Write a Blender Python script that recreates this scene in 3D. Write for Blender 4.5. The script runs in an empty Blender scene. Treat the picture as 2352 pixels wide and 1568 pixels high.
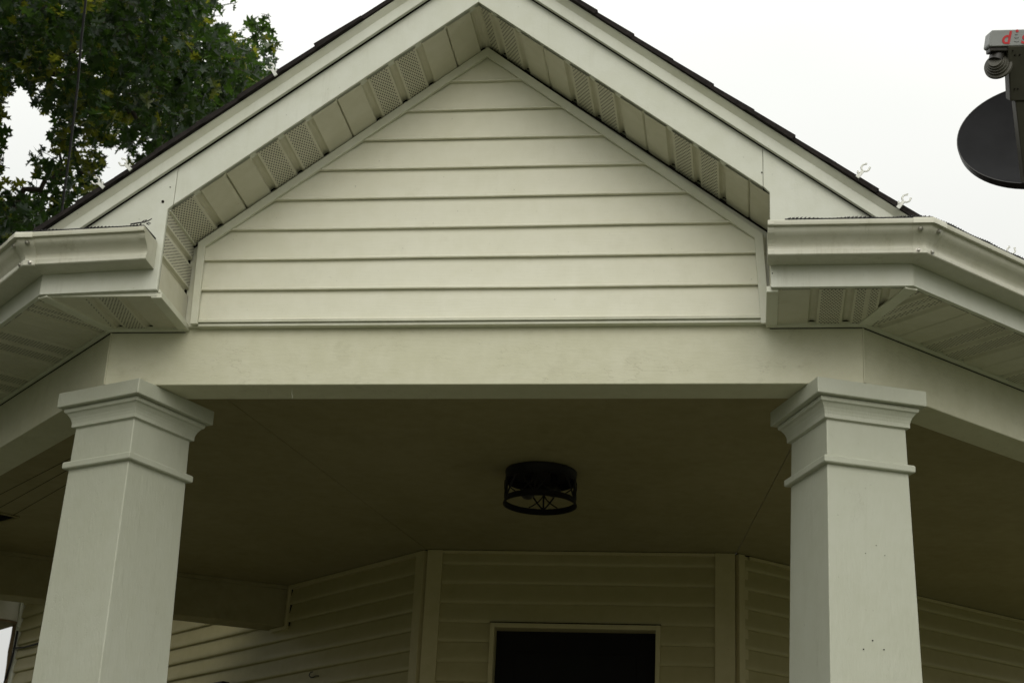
import bpy, bmesh, math, random
import numpy as np
from mathutils import Vector
random.seed(7)
sc = bpy.context.scene
col = sc.collection
R = math.radians

# ------------------------------------------------------------------ camera
CAM = np.array([.8308, -4.7465, -1.7276]); YAW, PITCH, ROLL, FPX = -.1494, .3711, .0488, 3837.1
cp, sp, cy_, sy_ = math.cos(PITCH), math.sin(PITCH), math.cos(YAW), math.sin(YAW)
FW = np.array([sy_*cp, cy_*cp, sp]); RT = np.array([cy_, -sy_, 0]); UP = np.cross(RT, FW)
RT2 = math.cos(ROLL)*RT + math.sin(ROLL)*UP; UP2 = -math.sin(ROLL)*RT + math.cos(ROLL)*UP
cam = bpy.data.cameras.new("camera"); co = bpy.data.objects.new("camera", cam); col.objects.link(co)
cam.sensor_width = 36; cam.lens = FPX/2352*36; cam.dof.use_dof = True; cam.dof.focus_distance = 5.3; cam.dof.aperture_fstop = 11; cam.clip_start = .05; cam.clip_end = 3000
from mathutils import Matrix
M = Matrix([[RT2[i], UP2[i], -FW[i], CAM[i]] for i in range(3)] + [[0, 0, 0, 1]])
co.matrix_world = M
sc.camera = co
sc.render.resolution_x, sc.render.resolution_y = 1024, 682

def ray(x, y): return FW*FPX + (x-1176)*RT2 - (y-784)*UP2
def at(x, y, p, n):
    d = ray(x, y); p = np.array(p, float); n = np.array(n, float)
    return CAM + d*((p-CAM) @ n)/(d @ n)
def Yp(x, y, v): return at(x, y, (0, v, 0), (0, 1, 0))
def Zp(x, y, v): return at(x, y, (0, 0, v), (0, 0, 1))
def far(x, y, dist):
    d = ray(x, y); return CAM + d/np.linalg.norm(d)*dist

# ------------------------------------------------------------------ sky and light
SUN_EL, SUN_AZ = 28, 168      # soft sun behind thin cloud, to the front right (azimuth clockwise from +Y)
w = bpy.data.worlds.new("World"); sc.world = w; w.use_nodes = True
nt = w.node_tree; nt.nodes.clear()
o = nt.nodes.new('ShaderNodeOutputWorld'); bg = nt.nodes.new('ShaderNodeBackground')
sky = nt.nodes.new('ShaderNodeTexSky'); sky.sky_type = 'NISHITA'; sky.sun_disc = False
sky.sun_elevation = R(SUN_EL); sky.sun_rotation = R(SUN_AZ); sky.air_density = 1; sky.dust_density = 3
tc = nt.nodes.new('ShaderNodeTexCoord'); mp = nt.nodes.new('ShaderNodeMapping'); mp.inputs['Scale'].default_value = (1, 1, 2.2)
nz = nt.nodes.new('ShaderNodeTexNoise'); nz.inputs['Scale'].default_value = 2.2; nz.inputs['Detail'].default_value = 3
cr = nt.nodes.new('ShaderNodeValToRGB')
cr.color_ramp.elements[0].position = .3; cr.color_ramp.elements[0].color = (9.5, 9.7, 9.25, 1)
cr.color_ramp.elements[1].position = .7; cr.color_ramp.elements[1].color = (10.8, 10.7, 10.2, 1)
mx = nt.nodes.new('ShaderNodeMix'); mx.data_type = 'RGBA'; mx.inputs[0].default_value = .94
nt.links.new(tc.outputs['Generated'], mp.inputs['Vector']); nt.links.new(mp.outputs[0], nz.inputs['Vector'])
nt.links.new(nz.outputs['Fac'], cr.inputs[0]); nt.links.new(sky.outputs[0], mx.inputs[6]); nt.links.new(cr.outputs[0], mx.inputs[7])
# overcast luminance: zenith about three times the horizon
sep = nt.nodes.new('ShaderNodeSeparateXYZ'); nt.links.new(tc.outputs['Generated'], sep.inputs[0])
def wm(op, a, b):
    n = nt.nodes.new('ShaderNodeMath'); n.operation = op
    for i, v_ in enumerate((a, b)):
        if isinstance(v_, (int, float)): n.inputs[i].default_value = v_
        else: nt.links.new(v_, n.inputs[i])
    return n.outputs[0]
lum = wm('MULTIPLY', wm('ADD', wm('MULTIPLY', wm('MAXIMUM', sep.outputs[2], 0), 2), 1), .5)
lum = wm('MULTIPLY', lum, wm('ADD', wm('MULTIPLY', sep.outputs[1], -.30), 1.30))      # brighter around the veiled sun
mul = nt.nodes.new('ShaderNodeVectorMath'); mul.operation = 'SCALE'
nt.links.new(mx.outputs[2], mul.inputs[0]); nt.links.new(lum, mul.inputs['Scale'])
nt.links.new(mul.outputs[0], bg.inputs['Color']); bg.inputs['Strength'].default_value = .1
nt.links.new(bg.outputs[0], o.inputs['Surface'])
sl = bpy.data.lights.new("sun", 'SUN'); so = bpy.data.objects.new("sun", sl); col.objects.link(so)
sl.energy = .5; sl.angle = R(38); sl.color = (1, .96, .88)
sd = Vector((math.sin(R(SUN_AZ))*math.cos(R(SUN_EL)), math.cos(R(SUN_AZ))*math.cos(R(SUN_EL)), math.sin(R(SUN_EL))))
so.rotation_euler = sd.to_track_quat('Z', 'Y').to_euler(); so.location = (6, -8, 12)
sc.view_settings.view_transform = 'Standard'; sc.view_settings.look = 'None'
sc.view_settings.exposure = 0; sc.view_settings.gamma = 1; sc.view_settings.use_curve_mapping = False
sc.render.engine = 'CYCLES'; sc.cycles.max_bounces = 8; sc.cycles.diffuse_bounces = 5

GZ = -3.33      # ground level
FZ = -2.55      # porch floor level

# ------------------------------------------------------------------ materials
def mat(name):
    m = bpy.data.materials.new(name); m.use_nodes = True
    return m, m.node_tree, m.node_tree.nodes['Principled BSDF']
def N(nt, t, **k):
    n = nt.nodes.new(t)
    for a, b in k.items(): setattr(n, a, b)
    return n
def MATH(nt, op, a, b=None, c=None):
    n = nt.nodes.new('ShaderNodeMath'); n.operation = op
    for i, v in enumerate((a, b, c)):
        if v is None: continue
        if isinstance(v, (int, float)): n.inputs[i].default_value = v
        else: nt.links.new(v, n.inputs[i])
    return n.outputs[0]
def noise(nt, vec, scale, detail=4, rough=.6):
    n = N(nt, 'ShaderNodeTexNoise'); n.inputs['Scale'].default_value = scale
    n.inputs['Detail'].default_value = detail; n.inputs['Roughness'].default_value = rough
    nt.links.new(vec, n.inputs['Vector']); return n.outputs['Fac']
def mapping(nt, src, scale, rot=(0, 0, 0)):
    m = N(nt, 'ShaderNodeMapping'); m.inputs['Scale'].default_value = scale; m.inputs['Rotation'].default_value = rot
    nt.links.new(src, m.inputs['Vector']); return m.outputs[0]
def ramp(nt, fac, stops):
    r = N(nt, 'ShaderNodeValToRGB'); e = r.color_ramp.elements
    while len(e) < len(stops): e.new(.5)
    for i, (p, c) in enumerate(stops): e[i].position = p; e[i].color = (*c, 1) if len(c) == 3 else c
    nt.links.new(fac, r.inputs[0]); return r.outputs[0]
def mixc(nt, fac, a, b, blend='MIX'):
    m = N(nt, 'ShaderNodeMix'); m.data_type = 'RGBA'; m.blend_type = blend
    for i, v in ((0, fac), (6, a), (7, b)):
        if isinstance(v, (int, float)): m.inputs[i].default_value = v
        elif isinstance(v, tuple): m.inputs[i].default_value = (*v, 1)
        else: nt.links.new(v, m.inputs[i])
    return m.outputs[2]
def bump(nt, bs, h, strength=.3, dist=.002):
    b = N(nt, 'ShaderNodeBump'); b.inputs['Strength'].default_value = strength; b.inputs['Distance'].default_value = dist
    nt.links.new(h, b.inputs['Height']); nt.links.new(b.outputs[0], bs.inputs['Normal'])
def painted(name, c, rough=.5, grain=(1, 1, 1), gscale=60, gstr=.25, var=.08, crack=None, dirt=.25, spots=True, uvvent=False, cmix=.26, cm0=.53, streak=0):
    """weathered cream paint / vinyl: fine grain, soft soiling, optional paint cracks, optional perforations"""
    m, t, b = mat(name)
    tcn = N(t, 'ShaderNodeTexCoord').outputs['Object']
    n1 = noise(t, tcn, 1.7, 5); n2 = noise(t, tcn, 19, 5)
    g = noise(t, mapping(t, tcn, grain), gscale, 3)
    dark = tuple(v*(1-var*2) for v in c[:2]) + (c[2]*(1-var*3),)
    base = ramp(t, MATH(t, 'ADD', MATH(t, 'MULTIPLY', n1, .6), MATH(t, 'MULTIPLY', n2, .4)), [(.32, dark), (.62, c)])
    soil = ramp(t, noise(t, tcn, 6.5, 8, .75), [(.55, (0, 0, 0)), (.78, (1, 1, 1))])
    base = mixc(t, MATH(t, 'MULTIPLY', soil, dirt), base, (c[0]*.45, c[1]*.43, c[2]*.30))
    if spots:
        sp_ = ramp(t, noise(t, tcn, 95, 2, .5), [(.74, (0, 0, 0)), (.80, (1, 1, 1))])
        base = mixc(t, MATH(t, 'MULTIPLY', sp_, .35), base, (.1, .09, .06))
    if streak:
        st = ramp(t, noise(t, mapping(t, tcn, (1, 1, .07)), 38, 4, .7), [(.52, (0, 0, 0)), (.72, (1, 1, 1))])
        st = MATH(t, 'MULTIPLY', st, ramp(t, noise(t, tcn, 3.3, 3), [(.42, (0, 0, 0)), (.62, (1, 1, 1))]))
        base = mixc(t, MATH(t, 'MULTIPLY', st, streak), base, (c[0]*.5, c[1]*.48, c[2]*.36))
    h = MATH(t, 'MULTIPLY', g, 1.0)
    if crack:
        wv = noise(t, mapping(t, tcn, crack), 24, 4, .6)
        # thin iso-lines of a stretched noise read as paint cracks
        d = MATH(t, 'ABSOLUTE', MATH(t, 'SUBTRACT', wv, .5))
        line = ramp(t, d, [(0, (1, 1, 1)), (.016, (0, 0, 0))])
        msk = ramp(t, noise(t, mapping(t, tcn, crack), 7, 5, .7), [(cm0, (0, 0, 0)), (cm0+.13, (1, 1, 1))])
        line = MATH(t, 'MULTIPLY', line, msk)
        base = mixc(t, MATH(t, 'MULTIPLY', line, cmix), base, (.22, .19, .12))
        h = MATH(t, 'SUBTRACT', h, MATH(t, 'MULTIPLY', line, cmix*4.5))
        blist = ramp(t, noise(t, mapping(t, tcn, crack), 16, 3), [(.56, (0, 0, 0)), (.66, (1, 1, 1))])
        h = MATH(t, 'ADD', h, MATH(t, 'MULTIPLY', blist, .35))
    if uvvent:
        uv = N(t, 'ShaderNodeTexCoord').outputs['UV']; sx = N(t, 'ShaderNodeSeparateXYZ'); t.links.new(uv, sx.inputs[0])
        P = .0105
        u = MATH(t, 'DIVIDE', sx.outputs[0], P); v = MATH(t, 'DIVIDE', sx.outputs[1], P)
        row = MATH(t, 'FLOOR', v); odd = MATH(t, 'MULTIPLY', MATH(t, 'MODULO', MATH(t, 'ABSOLUTE', row), 2), .5)
        fu = MATH(t, 'SUBTRACT', MATH(t, 'FRACT', MATH(t, 'ADD', u, odd)), .5); fv = MATH(t, 'SUBTRACT', MATH(t, 'FRACT', v), .5)
        dist = MATH(t, 'SQRT', MATH(t, 'ADD', MATH(t, 'POWER', MATH(t, 'MULTIPLY', fu, 1.15), 2), MATH(t, 'POWER', MATH(t, 'MULTIPLY', fv, .8), 2)))
        hole = ramp(t, dist, [(.24, (1, 1, 1)), (.32, (0, 0, 0))])
        base = mixc(t, MATH(t, 'MULTIPLY', hole, .93), base, (.012, .012, .010))
        h = MATH(t, 'SUBTRACT', h, MATH(t, 'MULTIPLY', hole, 1.5))
    t.links.new(base, b.inputs['Base Color']); b.inputs['Roughness'].default_value = rough
    b.inputs['Specular IOR Level'].default_value = .35
    bump(t, b, h, gstr, .0015)
    return m
CR = (.71, .695, .57)
MT = {}
MT['siding'] = painted('vinyl_siding', CR, .5, (1, 1, 14), 14, .3, .05, dirt=.13, streak=.06)
MT['trim'] = painted('vinyl_trim', (.67, .67, .56), .45, gscale=40, gstr=.1, dirt=.15)
MT['alu'] = painted('coated_aluminium', (.61, .62, .535), .42, gscale=140, gstr=.2, var=.06, dirt=.12, streak=.22)
MT['gutter'] = painted('gutter_enamel', (.575, .565, .47), .36, gscale=7, gstr=.5, var=.07, dirt=.2, streak=.45)
MT['soffit'] = painted('soffit_metal', (.62, .60, .49), .45, gscale=60, gstr=.08, dirt=.3)
MT['vent'] = painted('perforated_soffit', (.62, .60, .49), .45, gscale=60, gstr=.3, dirt=.3, uvvent=True)
MT['beam'] = painted('old_painted_wood', (.62, .605, .46), .5, (.4, .4, 2), 45, .4, .07, crack=(.5, .5, 1.5), cmix=.24, cm0=.505, dirt=.3)
MT['column'] = painted('column_paint', (.475, .485, .395), .42, (2.0, 2.0, .5), 55, .6, .04, crack=(1.5, 1.5, .5), cmix=.12, cm0=.52, dirt=.10, streak=.10)
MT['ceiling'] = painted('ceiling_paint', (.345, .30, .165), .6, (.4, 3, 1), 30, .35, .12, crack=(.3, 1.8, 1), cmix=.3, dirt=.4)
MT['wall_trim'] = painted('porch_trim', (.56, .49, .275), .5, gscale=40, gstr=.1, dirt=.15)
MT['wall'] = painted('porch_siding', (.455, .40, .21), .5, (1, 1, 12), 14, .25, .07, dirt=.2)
def plain(name, c, rough=.6, metal=0, scale=30, var=.4, bstr=.2, spec=.4):
    m, t, b = mat(name)
    tcn = N(t, 'ShaderNodeTexCoord').outputs['Object']
    base = ramp(t, noise(t, tcn, scale, 5), [(.3, tuple(v*(1-var) for v in c)), (.7, tuple(min(1, v*(1+var*.5)) for v in c))])
    t.links.new(base, b.inputs['Base Color']); b.inputs['Roughness'].default_value = rough; b.inputs['Metallic'].default_value = metal
    b.inputs['Specular IOR Level'].default_value = spec
    bump(t, b, noise(t, tcn, scale*8, 3), bstr, .002); return m
MT['shingle'] = plain('asphalt_shingle', (.022, .018, .016), .9, 0, 60, .5, .8, .2)
MT['black'] = plain('black_metal', (.010, .008, .008), .55, 0, 20, .3, .1, .25)
MT['dark'] = plain('dark_gap_and_shadow', (.012, .01, .008), .9, spec=.1)
MT['guard'] = plain('gutter_guard_mesh', (.015, .014, .013), .6)
MT['doorm'] = plain('dark_door', (.006, .005, .004), .6, 0, 4, .3, .1, .15)
MT['steel'] = plain('screw_steel', (.5, .48, .42), .35, .8, 60)
MT['floor'] = plain('porch_floor', (.09, .08, .055), .6)
MT['dishgrey'] = plain('dish_grey', (.018, .018, .019), .8, 0, 6, .25, .1, .12)
MT['dishrim'] = plain('dish_rim', (.03, .027, .022), .4)
MT['armgrey'] = plain('arm_grey', (.10, .095, .075), .5, 0, 10, .15, .1)
MT['lnb'] = plain('lnb_grey', (.30, .31, .30), .5, 0, 10, .08, .05)
MT['red'] = plain('logo_red', (.55, .03, .035), .5, 0, 10, .05, .02)
MT['printgrey'] = plain('logo_grey', (.12, .12, .12), .5, 0, 10, .05, .02)
MT['cable'] = plain('black_cable', (.012, .012, .012), .6)
MT['bark'] = plain('bark', (.045, .035, .025), .9, 0, 8, .5, .8)
MT['wood'] = plain('brown_wood', (.20, .14, .07), .7, 0, 14, .3, .3)
m, t, b = mat('clear_plastic'); b.inputs['Base Color'].default_value = (.85, .85, .78, 1); b.inputs['Roughness'].default_value = .2
b.inputs['Transmission Weight'].default_value = .3; b.inputs['IOR'].default_value = 1.45; MT['clip'] = m
m, t, b = mat('bulb_glass'); b.inputs['Base Color'].default_value = (.5, .48, .4, 1); b.inputs['Roughness'].default_value = .1
b.inputs['Transmission Weight'].default_value = .8; MT['glass'] = m
# grass
m, t, b = mat('grass_ground'); tcn = N(t, 'ShaderNodeTexCoord').outputs['Object']
base = ramp(t, noise(t, tcn, 1.2, 8, .7), [(.35, (.038, .046, .019)), (.65, (.076, .084, .036))])
t.links.new(base, b.inputs['Base Color']); b.inputs['Roughness'].default_value = .9; bump(t, b, noise(t, tcn, 30, 4), .6, .03); MT['grass'] = m
MT['concrete'] = plain('concrete', (.24, .235, .20), .9, 0, 8, .15, .3)
# leaf
def leafmat(name, c, tr):
    m, t, b = mat(name)
    oi = N(t, 'ShaderNodeTexCoord').outputs['Object']
    n = noise(t, oi, 2.4, 3)
    base = ramp(t, n, [(.35, tuple(v*.6 for v in c)), (.65, c)])
    t.links.new(base, b.inputs['Base Color']); b.inputs['Roughness'].default_value = .38; b.inputs['Specular IOR Level'].default_value = .45
    trn = N(t, 'ShaderNodeBsdfTranslucent'); trn.inputs['Color'].default_value = (*tr, 1)
    ms = N(t, 'ShaderNodeMixShader'); ms.inputs[0].default_value = .36
    t.links.new(b.outputs[0], ms.inputs[1]); t.links.new(trn.outputs[0], ms.inputs[2])
    t.links.new(ms.outputs[0], t.nodes['Material Output'].inputs['Surface']); return m
MT['leaf'] = leafmat('oak_leaf', (.014, .034, .010), (.085, .17, .02))
MT['leafy'] = leafmat('oak_leaf_young', (.038, .062, .011), (.42, .44, .035))

# ------------------------------------------------------------------ mesh helpers
class MB:
    def __init__(s): s.v = []; s.f = []; s.m = []; s.uv = []
    def face(s, pts, mi=0, uv=None):
        i = len(s.v); s.v += [tuple(map(float, p)) for p in pts]; s.f.append(tuple(range(i, i+len(pts)))); s.m.append(mi)
        s.uv.append(uv or [(0, 0)]*len(pts))
    def prism(s, a, b, mi=0):
        """closed solid between two equal loops a and b"""
        n = len(a)
        s.face(list(reversed(a)), mi); s.face(b, mi)
        for i in range(n):
            j = (i+1) % n; s.face([a[i], a[j], b[j], b[i]], mi)
    def box(s, x0, x1, y0, y1, z0, z1, mi=0):
        a = [(x0, y0, z0), (x1, y0, z0), (x1, y1, z0), (x0, y1, z0)]; b = [(x, y, z1) for x, y, _ in a]
        s.prism(a, b, mi)
    def obox(s, O, U, V, W, mi=0):
        O, U, V, W = (np.array(q, float) for q in (O, U, V, W))
        a = [O, O+U, O+U+V, O+V]; s.prism(a, [p+W for p in a], mi)
    def sweep(s, prof, path, caps=True, mi=0):
        """prof: closed loop of (out, z); path: (x, y, dz) points going along +x, outward = right-hand side"""
        P = [np.array(p[:2], float) for p in path]; dz = [p[2] if len(p) > 2 else 0 for p in path]; L = []
        for i, p in enumerate(P):
            ns = []
            if i > 0: d = P[i]-P[i-1]; d /= np.linalg.norm(d); ns.append(np.array([d[1], -d[0]]))
            if i < len(P)-1: d = P[i+1]-P[i]; d /= np.linalg.norm(d); ns.append(np.array([d[1], -d[0]]))
            n = ns[0] if len(ns) == 1 else (ns[0]+ns[1])/(1+ns[0] @ ns[1])
            L.append([(p[0]+n[0]*o_, p[1]+n[1]*o_, z+dz[i]) for o_, z in prof])
        for a, b in zip(L, L[1:]):
            for i in range(len(a)):
                j = (i+1) % len(a); s.face([a[i], b[i], b[j], a[j]], mi)
        if caps: s.face(L[0], mi); s.face(list(reversed(L[-1])), mi)
    def tube(s, pts, r, n=8, mi=0, r2=None, closed=False):
        pts = [np.array(p, float) for p in pts]; k = len(pts); rings = []
        prev = None
        for i, p in enumerate(pts):
            if closed: d = pts[(i+1) % k]-pts[i-1]
            else: d = pts[min(i+1, k-1)]-pts[max(i-1, 0)]
            d /= (np.linalg.norm(d)+1e-12)
            a = np.array([0, 0, 1.]) if abs(d[2]) < .9 else np.array([1., 0, 0])
            if prev is not None: a = prev
            u = a - d*(a @ d); u /= np.linalg.norm(u)+1e-12; prev = u; v = np.cross(d, u)
            rr = r if r2 is None else r+(r2-r)*i/max(1, k-1)
            rings.append([p+rr*(math.cos(2*math.pi*q/n)*u+math.sin(2*math.pi*q/n)*v) for q in range(n)])
        pairs = list(zip(rings, rings[1:])) + ([(rings[-1], rings[0])] if closed else [])
        for A, B in pairs:
            for q in range(n): s.face([A[q], A[(q+1) % n], B[(q+1) % n], B[q]], mi)
        if not closed: s.face(list(reversed(rings[0])), mi); s.face(rings[-1], mi)
    def lathe(s, prof, c, n=48, mi=0, ax=None):
        c = np.array(c, float)
        if ax is None: X, Y, Z = np.eye(3)
        else: X, Y, Z = ax
        for k in range(n):
            a0, a1 = 2*math.pi*k/n, 2*math.pi*(k+1)/n
            f = lambda a, r, z: c + X*(r*math.cos(a)) + Y*(r*math.sin(a)) + Z*z
            for (r0, z0), (r1, z1) in zip(prof, prof[1:]):
                q = [f(a0, r0, z0), f(a1, r0, z0), f(a1, r1, z1), f(a0, r1, z1)]
                if r0 < 1e-6: q = [q[0], q[2], q[3]]
                elif r1 < 1e-6: q = q[:3]
                s.face(q, mi)
    def build(s, name, mats, parent=None, smooth=False, bevel=0, weld=True):
        me = bpy.data.meshes.new(name); me.from_pydata(s.v, [], s.f)
        if not isinstance(mats, (list, tuple)): mats = [mats]
        for m_ in mats: me.materials.append(MT[m_])
        me.polygons.foreach_set('material_index', s.m)
        ul = me.uv_layers.new(name='UVMap'); flat = [c for f in s.uv for p in f for c in p]; ul.data.foreach_set('uv', flat)
        if weld:
            bm = bmesh.new(); bm.from_mesh(me); bmesh.ops.remove_doubles(bm, verts=bm.verts, dist=.00005)
            bmesh.ops.recalc_face_normals(bm, faces=bm.faces)
            bm.to_mesh(me); bm.free()
        if smooth:
            for p in me.polygons: p.use_smooth = True
            try: me.set_sharp_from_angle(angle=R(38))
            except Exception: pass
        o = bpy.data.objects.new(name, me); col.objects.link(o)
        if parent is not None:
            o.parent = parent
            off = Vector((0, 0, 0)); q = parent
            while q is not None: off += q.location; q = q.parent
            o.location = -off
        if bevel:
            bv = o.modifiers.new('bevel', 'BEVEL'); bv.width = bevel; bv.segments = 2; bv.limit_method = 'ANGLE'; bv.angle_limit = R(40)
        return o
def empty(name, loc, label=None, cat=None, group=None):
    o = bpy.data.objects.new(name, None); o.location = loc; o.empty_display_size = .2; col.objects.link(o)
    if label: o['label'] = label; o['category'] = cat
    if group: o['group'] = group
    return o
def tag(o, label, cat, group=None):
    o['label'] = label; o['category'] = cat
    if group: o['group'] = group
    return o

# ------------------------------------------------------------------ ground
g = MB(); g.face([(-300, -300, GZ), (300, -300, GZ), (300, 300, GZ), (-300, 300, GZ)])
ground = g.build('ground', 'grass'); ground['kind'] = 'structure'
g = MB(); g.box(-.6, .7, -14, -1.2, GZ-.05, GZ+.02)
path_ = g.build('path', 'concrete'); path_['kind'] = 'structure'

# ------------------------------------------------------------------ the house
house = empty('house', (0, 1.5, GZ), 'cream sided house with a gabled angled porch on square columns', 'house')
ANG = .80; CA, SA = math.cos(ANG), math.sin(ANG)
W = 1.1785; ZT = .1865; PF = .29; EX = W + PF*math.tan(ANG/2)
AW = .735; CW, SW = math.cos(AW), math.sin(AW)
Dw, XL, XR, ZC = 3.04, -.70, .775, .2507

# --- beams (three, mitred)
BT = .135; tb = math.tan(ANG/2)*BT
def beam(path, name='beam'):
    b = MB(); b.sweep([(0, 0), (0, .30), (-BT, .30), (-BT, 0)], path); return b
Lb = 2.3
def split_sweep(prof, pts, k):
    """one straight piece of a mitred path, index k"""
    b = MB(); P = [np.array(p[:2], float) for p in pts]
    def nrm(i): d = P[i+1]-P[i]; d = d/np.linalg.norm(d); return np.array([d[1], -d[0]])
    L = []
    for i in (k, k+1):
        ns = []
        if i > 0: ns.append(nrm(i-1))
        if i < len(P)-1: ns.append(nrm(i))
        n = ns[0] if len(ns) == 1 else (ns[0]+ns[1])/(1+ns[0] @ ns[1])
        dz = pts[i][2] if len(pts[i]) > 2 else 0
        L.append([(P[i][0]+n[0]*o_, P[i][1]+n[1]*o_, z+dz) for o_, z in prof])
    a, c = L
    for i in range(len(a)):
        j = (i+1) % len(a); b.face([a[i], c[i], c[j], a[j]])
    b.face(a); b.face(list(reversed(c))); return b
LEFT_TURN = (-W-CA*Lb, SA*Lb)
bpath = [(-W-CA*Lb-.35, SA*Lb+1.2), LEFT_TURN, (-W, 0), (W, 0), (W+CA*Lb, SA*Lb), (W+CA*Lb+.35, SA*Lb+1.2)]
bprof = [(0, 0), (0, .29), (-BT, .29), (-BT, 0)]
for k in range(5): split_sweep(bprof, bpath, k).build('beam', 'beam', house, bevel=.003)
# caulk lines in the two front mitres
for sg in (-1, 1):
    c = MB(); c.tube([(sg*(W+.0005), -.001, .002), (sg*(W+.0005), -.001, .184)], .003, 6); c.build('beam_joint', 'beam', house)

# --- columns
def sqring(c, rot, a, z):
    return [(c[0]+a*(sx*math.cos(rot)-sy*math.sin(rot)), c[1]+a*(sx*math.sin(rot)+sy*math.cos(rot)), z) for sx, sy in ((-1, -1), (1, -1), (1, 1), (-1, 1))]
def stack(mb, c, rot, lv, mi=0):
    rings = [sqring(c, rot, a, z) for a, z in lv]
    mb.face(rings[0]); mb.face(list(reversed(rings[-1])))
    for A, B in zip(rings, rings[1:]):
        for i in range(4):
            j = (i+1) % 4; mb.face([A[i], A[j], B[j], B[i]], mi)
def column(c, rot, nails):
    s = MB(); stack(s, c, rot, [(.1265, -.045), (.1475, -1.2), (.168, FZ+.2)])
    sh = s.build('column', 'column', house, bevel=.003)
    b = MB(); stack(b, c, rot, [(.176, 0), (.176, -.0485)]); b.build('abacus', 'column', sh, bevel=.003)
    b = MB(); stack(b, c, rot, [(.150, -.0475), (.157, -.050), (.159, -.056), (.157, -.063), (.151, -.067), (.148, -.071), (.143, -.079), (.1395, -.088), (.1375, -.097), (.1375, -.109), (.130, -.112)])
    b.build('crown_moulding', 'column', sh, smooth=False)
    b = MB(); stack(b, c, rot, [(.126, -.2245), (.142, -.2255), (.1455, -.229), (.1455, -.245), (.143, -.2485), (.126, -.2495)])
    b.build('neck_band', 'column', sh, bevel=.0015)
    b = MB(); stack(b, c, rot, [(.17, FZ+.22), (.195, FZ+.2), (.195, FZ)]); b.build('plinth', 'column', sh, bevel=.004)
    # nail holes / dark specks
    if nails:
        for q, fx in nails:
            n = MB()
            nx = np.array([math.sin(rot)*1, -math.cos(rot), 0]) if fx == 'f' else None
            p = at(q[0], q[1], (c[0]+nx[0]*.1265, c[1]+nx[1]*.1265, -.045), (nx[0], nx[1], .0182))
            hs = .0017 if q[1] > 1400 else .0009; n.obox(p-np.array([hs, 0, hs])+nx*.0006, (2*hs, 0, 0), nx*.001, (0, 0, 2*hs))
            n.build('nail_hole', 'dark', sh)
    return sh
column((-1.127, .165), R(-24.2), [])
column((1.134, .165), R(22.5), [((1983, 1490), 'f'), ((2004, 1470), 'f'), ((2030, 1491), 'f'), ((1988, 1270), 'f'), ((2032, 1275), 'f'), ((2012, 1252), 'f')])

# --- siding
def siding(mb, O, U, Nn, z0, n, E, lo, hi, ztop, seed=0, seg=.22, amp=.0012, dmax=.013):
    rnd = random.Random(seed); O = np.array(O, float); U = np.array(U, float); Nn = np.array(Nn, float)
    for k in range(n):
        zb = z0+k*E
        if zb >= ztop-.004: break
        top = min(zb+E, ztop)
        prof = [(0, 0), (dmax-.001, 0), (dmax, .0025), (dmax-.0005, .005), (dmax-.005, .0085), (dmax-.006, .012), (dmax*.5, E*.55), (.002, E)]
        prof = [(d, z) for d, z in (prof if dmax < .0165 else [(0, 0), (dmax*.7, 0), (dmax*.9, .004), (dmax, .012), (dmax*.95, .022), (dmax*.82, .036), (dmax*.62, .052), (dmax*.36, .070), (.002, E)]) if zb+z < top-1e-6] + [(.002+(0 if top == zb+E else .004), top-zb)]
        L = hi(zb)-lo(zb); ns = max(2, int(L/seg)); jit = [rnd.uniform(-amp, amp) for _ in range(ns+1)]
        djit = [rnd.uniform(-amp*.8, amp*.8) for _ in range(ns+1)]
        rows = []
        for d, z in prof:
            a, b_ = lo(zb+z), hi(zb+z)
            if b_ <= a: a = b_ = (a+b_)/2
            rows.append([O + U*(a+(b_-a)*i/ns) + Nn*(d + (djit[i] if d > .004 else 0)) + np.array([0, 0, zb+z+(jit[i] if z < .02 else 0)]) for i in range(ns+1)])
        for A, B in zip(rows, rows[1:]):
            for i in range(ns): mb.face([A[i], A[i+1], B[i+1], B[i]])
# gable
TY = -.041
t0, t1, t2, t3, t4 = [Yp(x, y, TY) for x, y in ((436, 743), (455, 556), (1120, 108), (1752, 536), (1768, 741))]
sl_l = (t2[2]-t1[2])/(t2[0]-t1[0]); sl_r = (t2[2]-t3[2])/(t3[0]-t2[0])
def glo(z): return (t0[0]+.012) if z < t1[2] else min(0, t2[0]-(t2[2]-.015-z)/sl_l)
def ghi(z): return (t4[0]-.012) if z < t3[2] else max(-.02, t2[0]+(t2[2]-.015-z)/sl_r)
s = MB(); siding(s, (0, -.018, 0), (1, 0, 0), (0, -1, 0), .2035, 10, .105, glo, ghi, 1.16, 3, .3, .0012, .0155)
s.build('gable_siding', 'siding', house, smooth=True)
s = MB()     # sheathing behind
s.prism([(-.94, -.016, .19), (.94, -.016, .19), (.94, -.016, t3[2]), (t2[0], -.016, t2[2]+.08), (-.94, -.016, t1[2])],
        [(-.94, .02, .19), (.94, .02, .19), (.94, .02, t3[2]), (t2[0], .02, t2[2]+.08), (-.94, .02, t1[2])])
s.build('gable_sheathing', 'trim', house)
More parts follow.
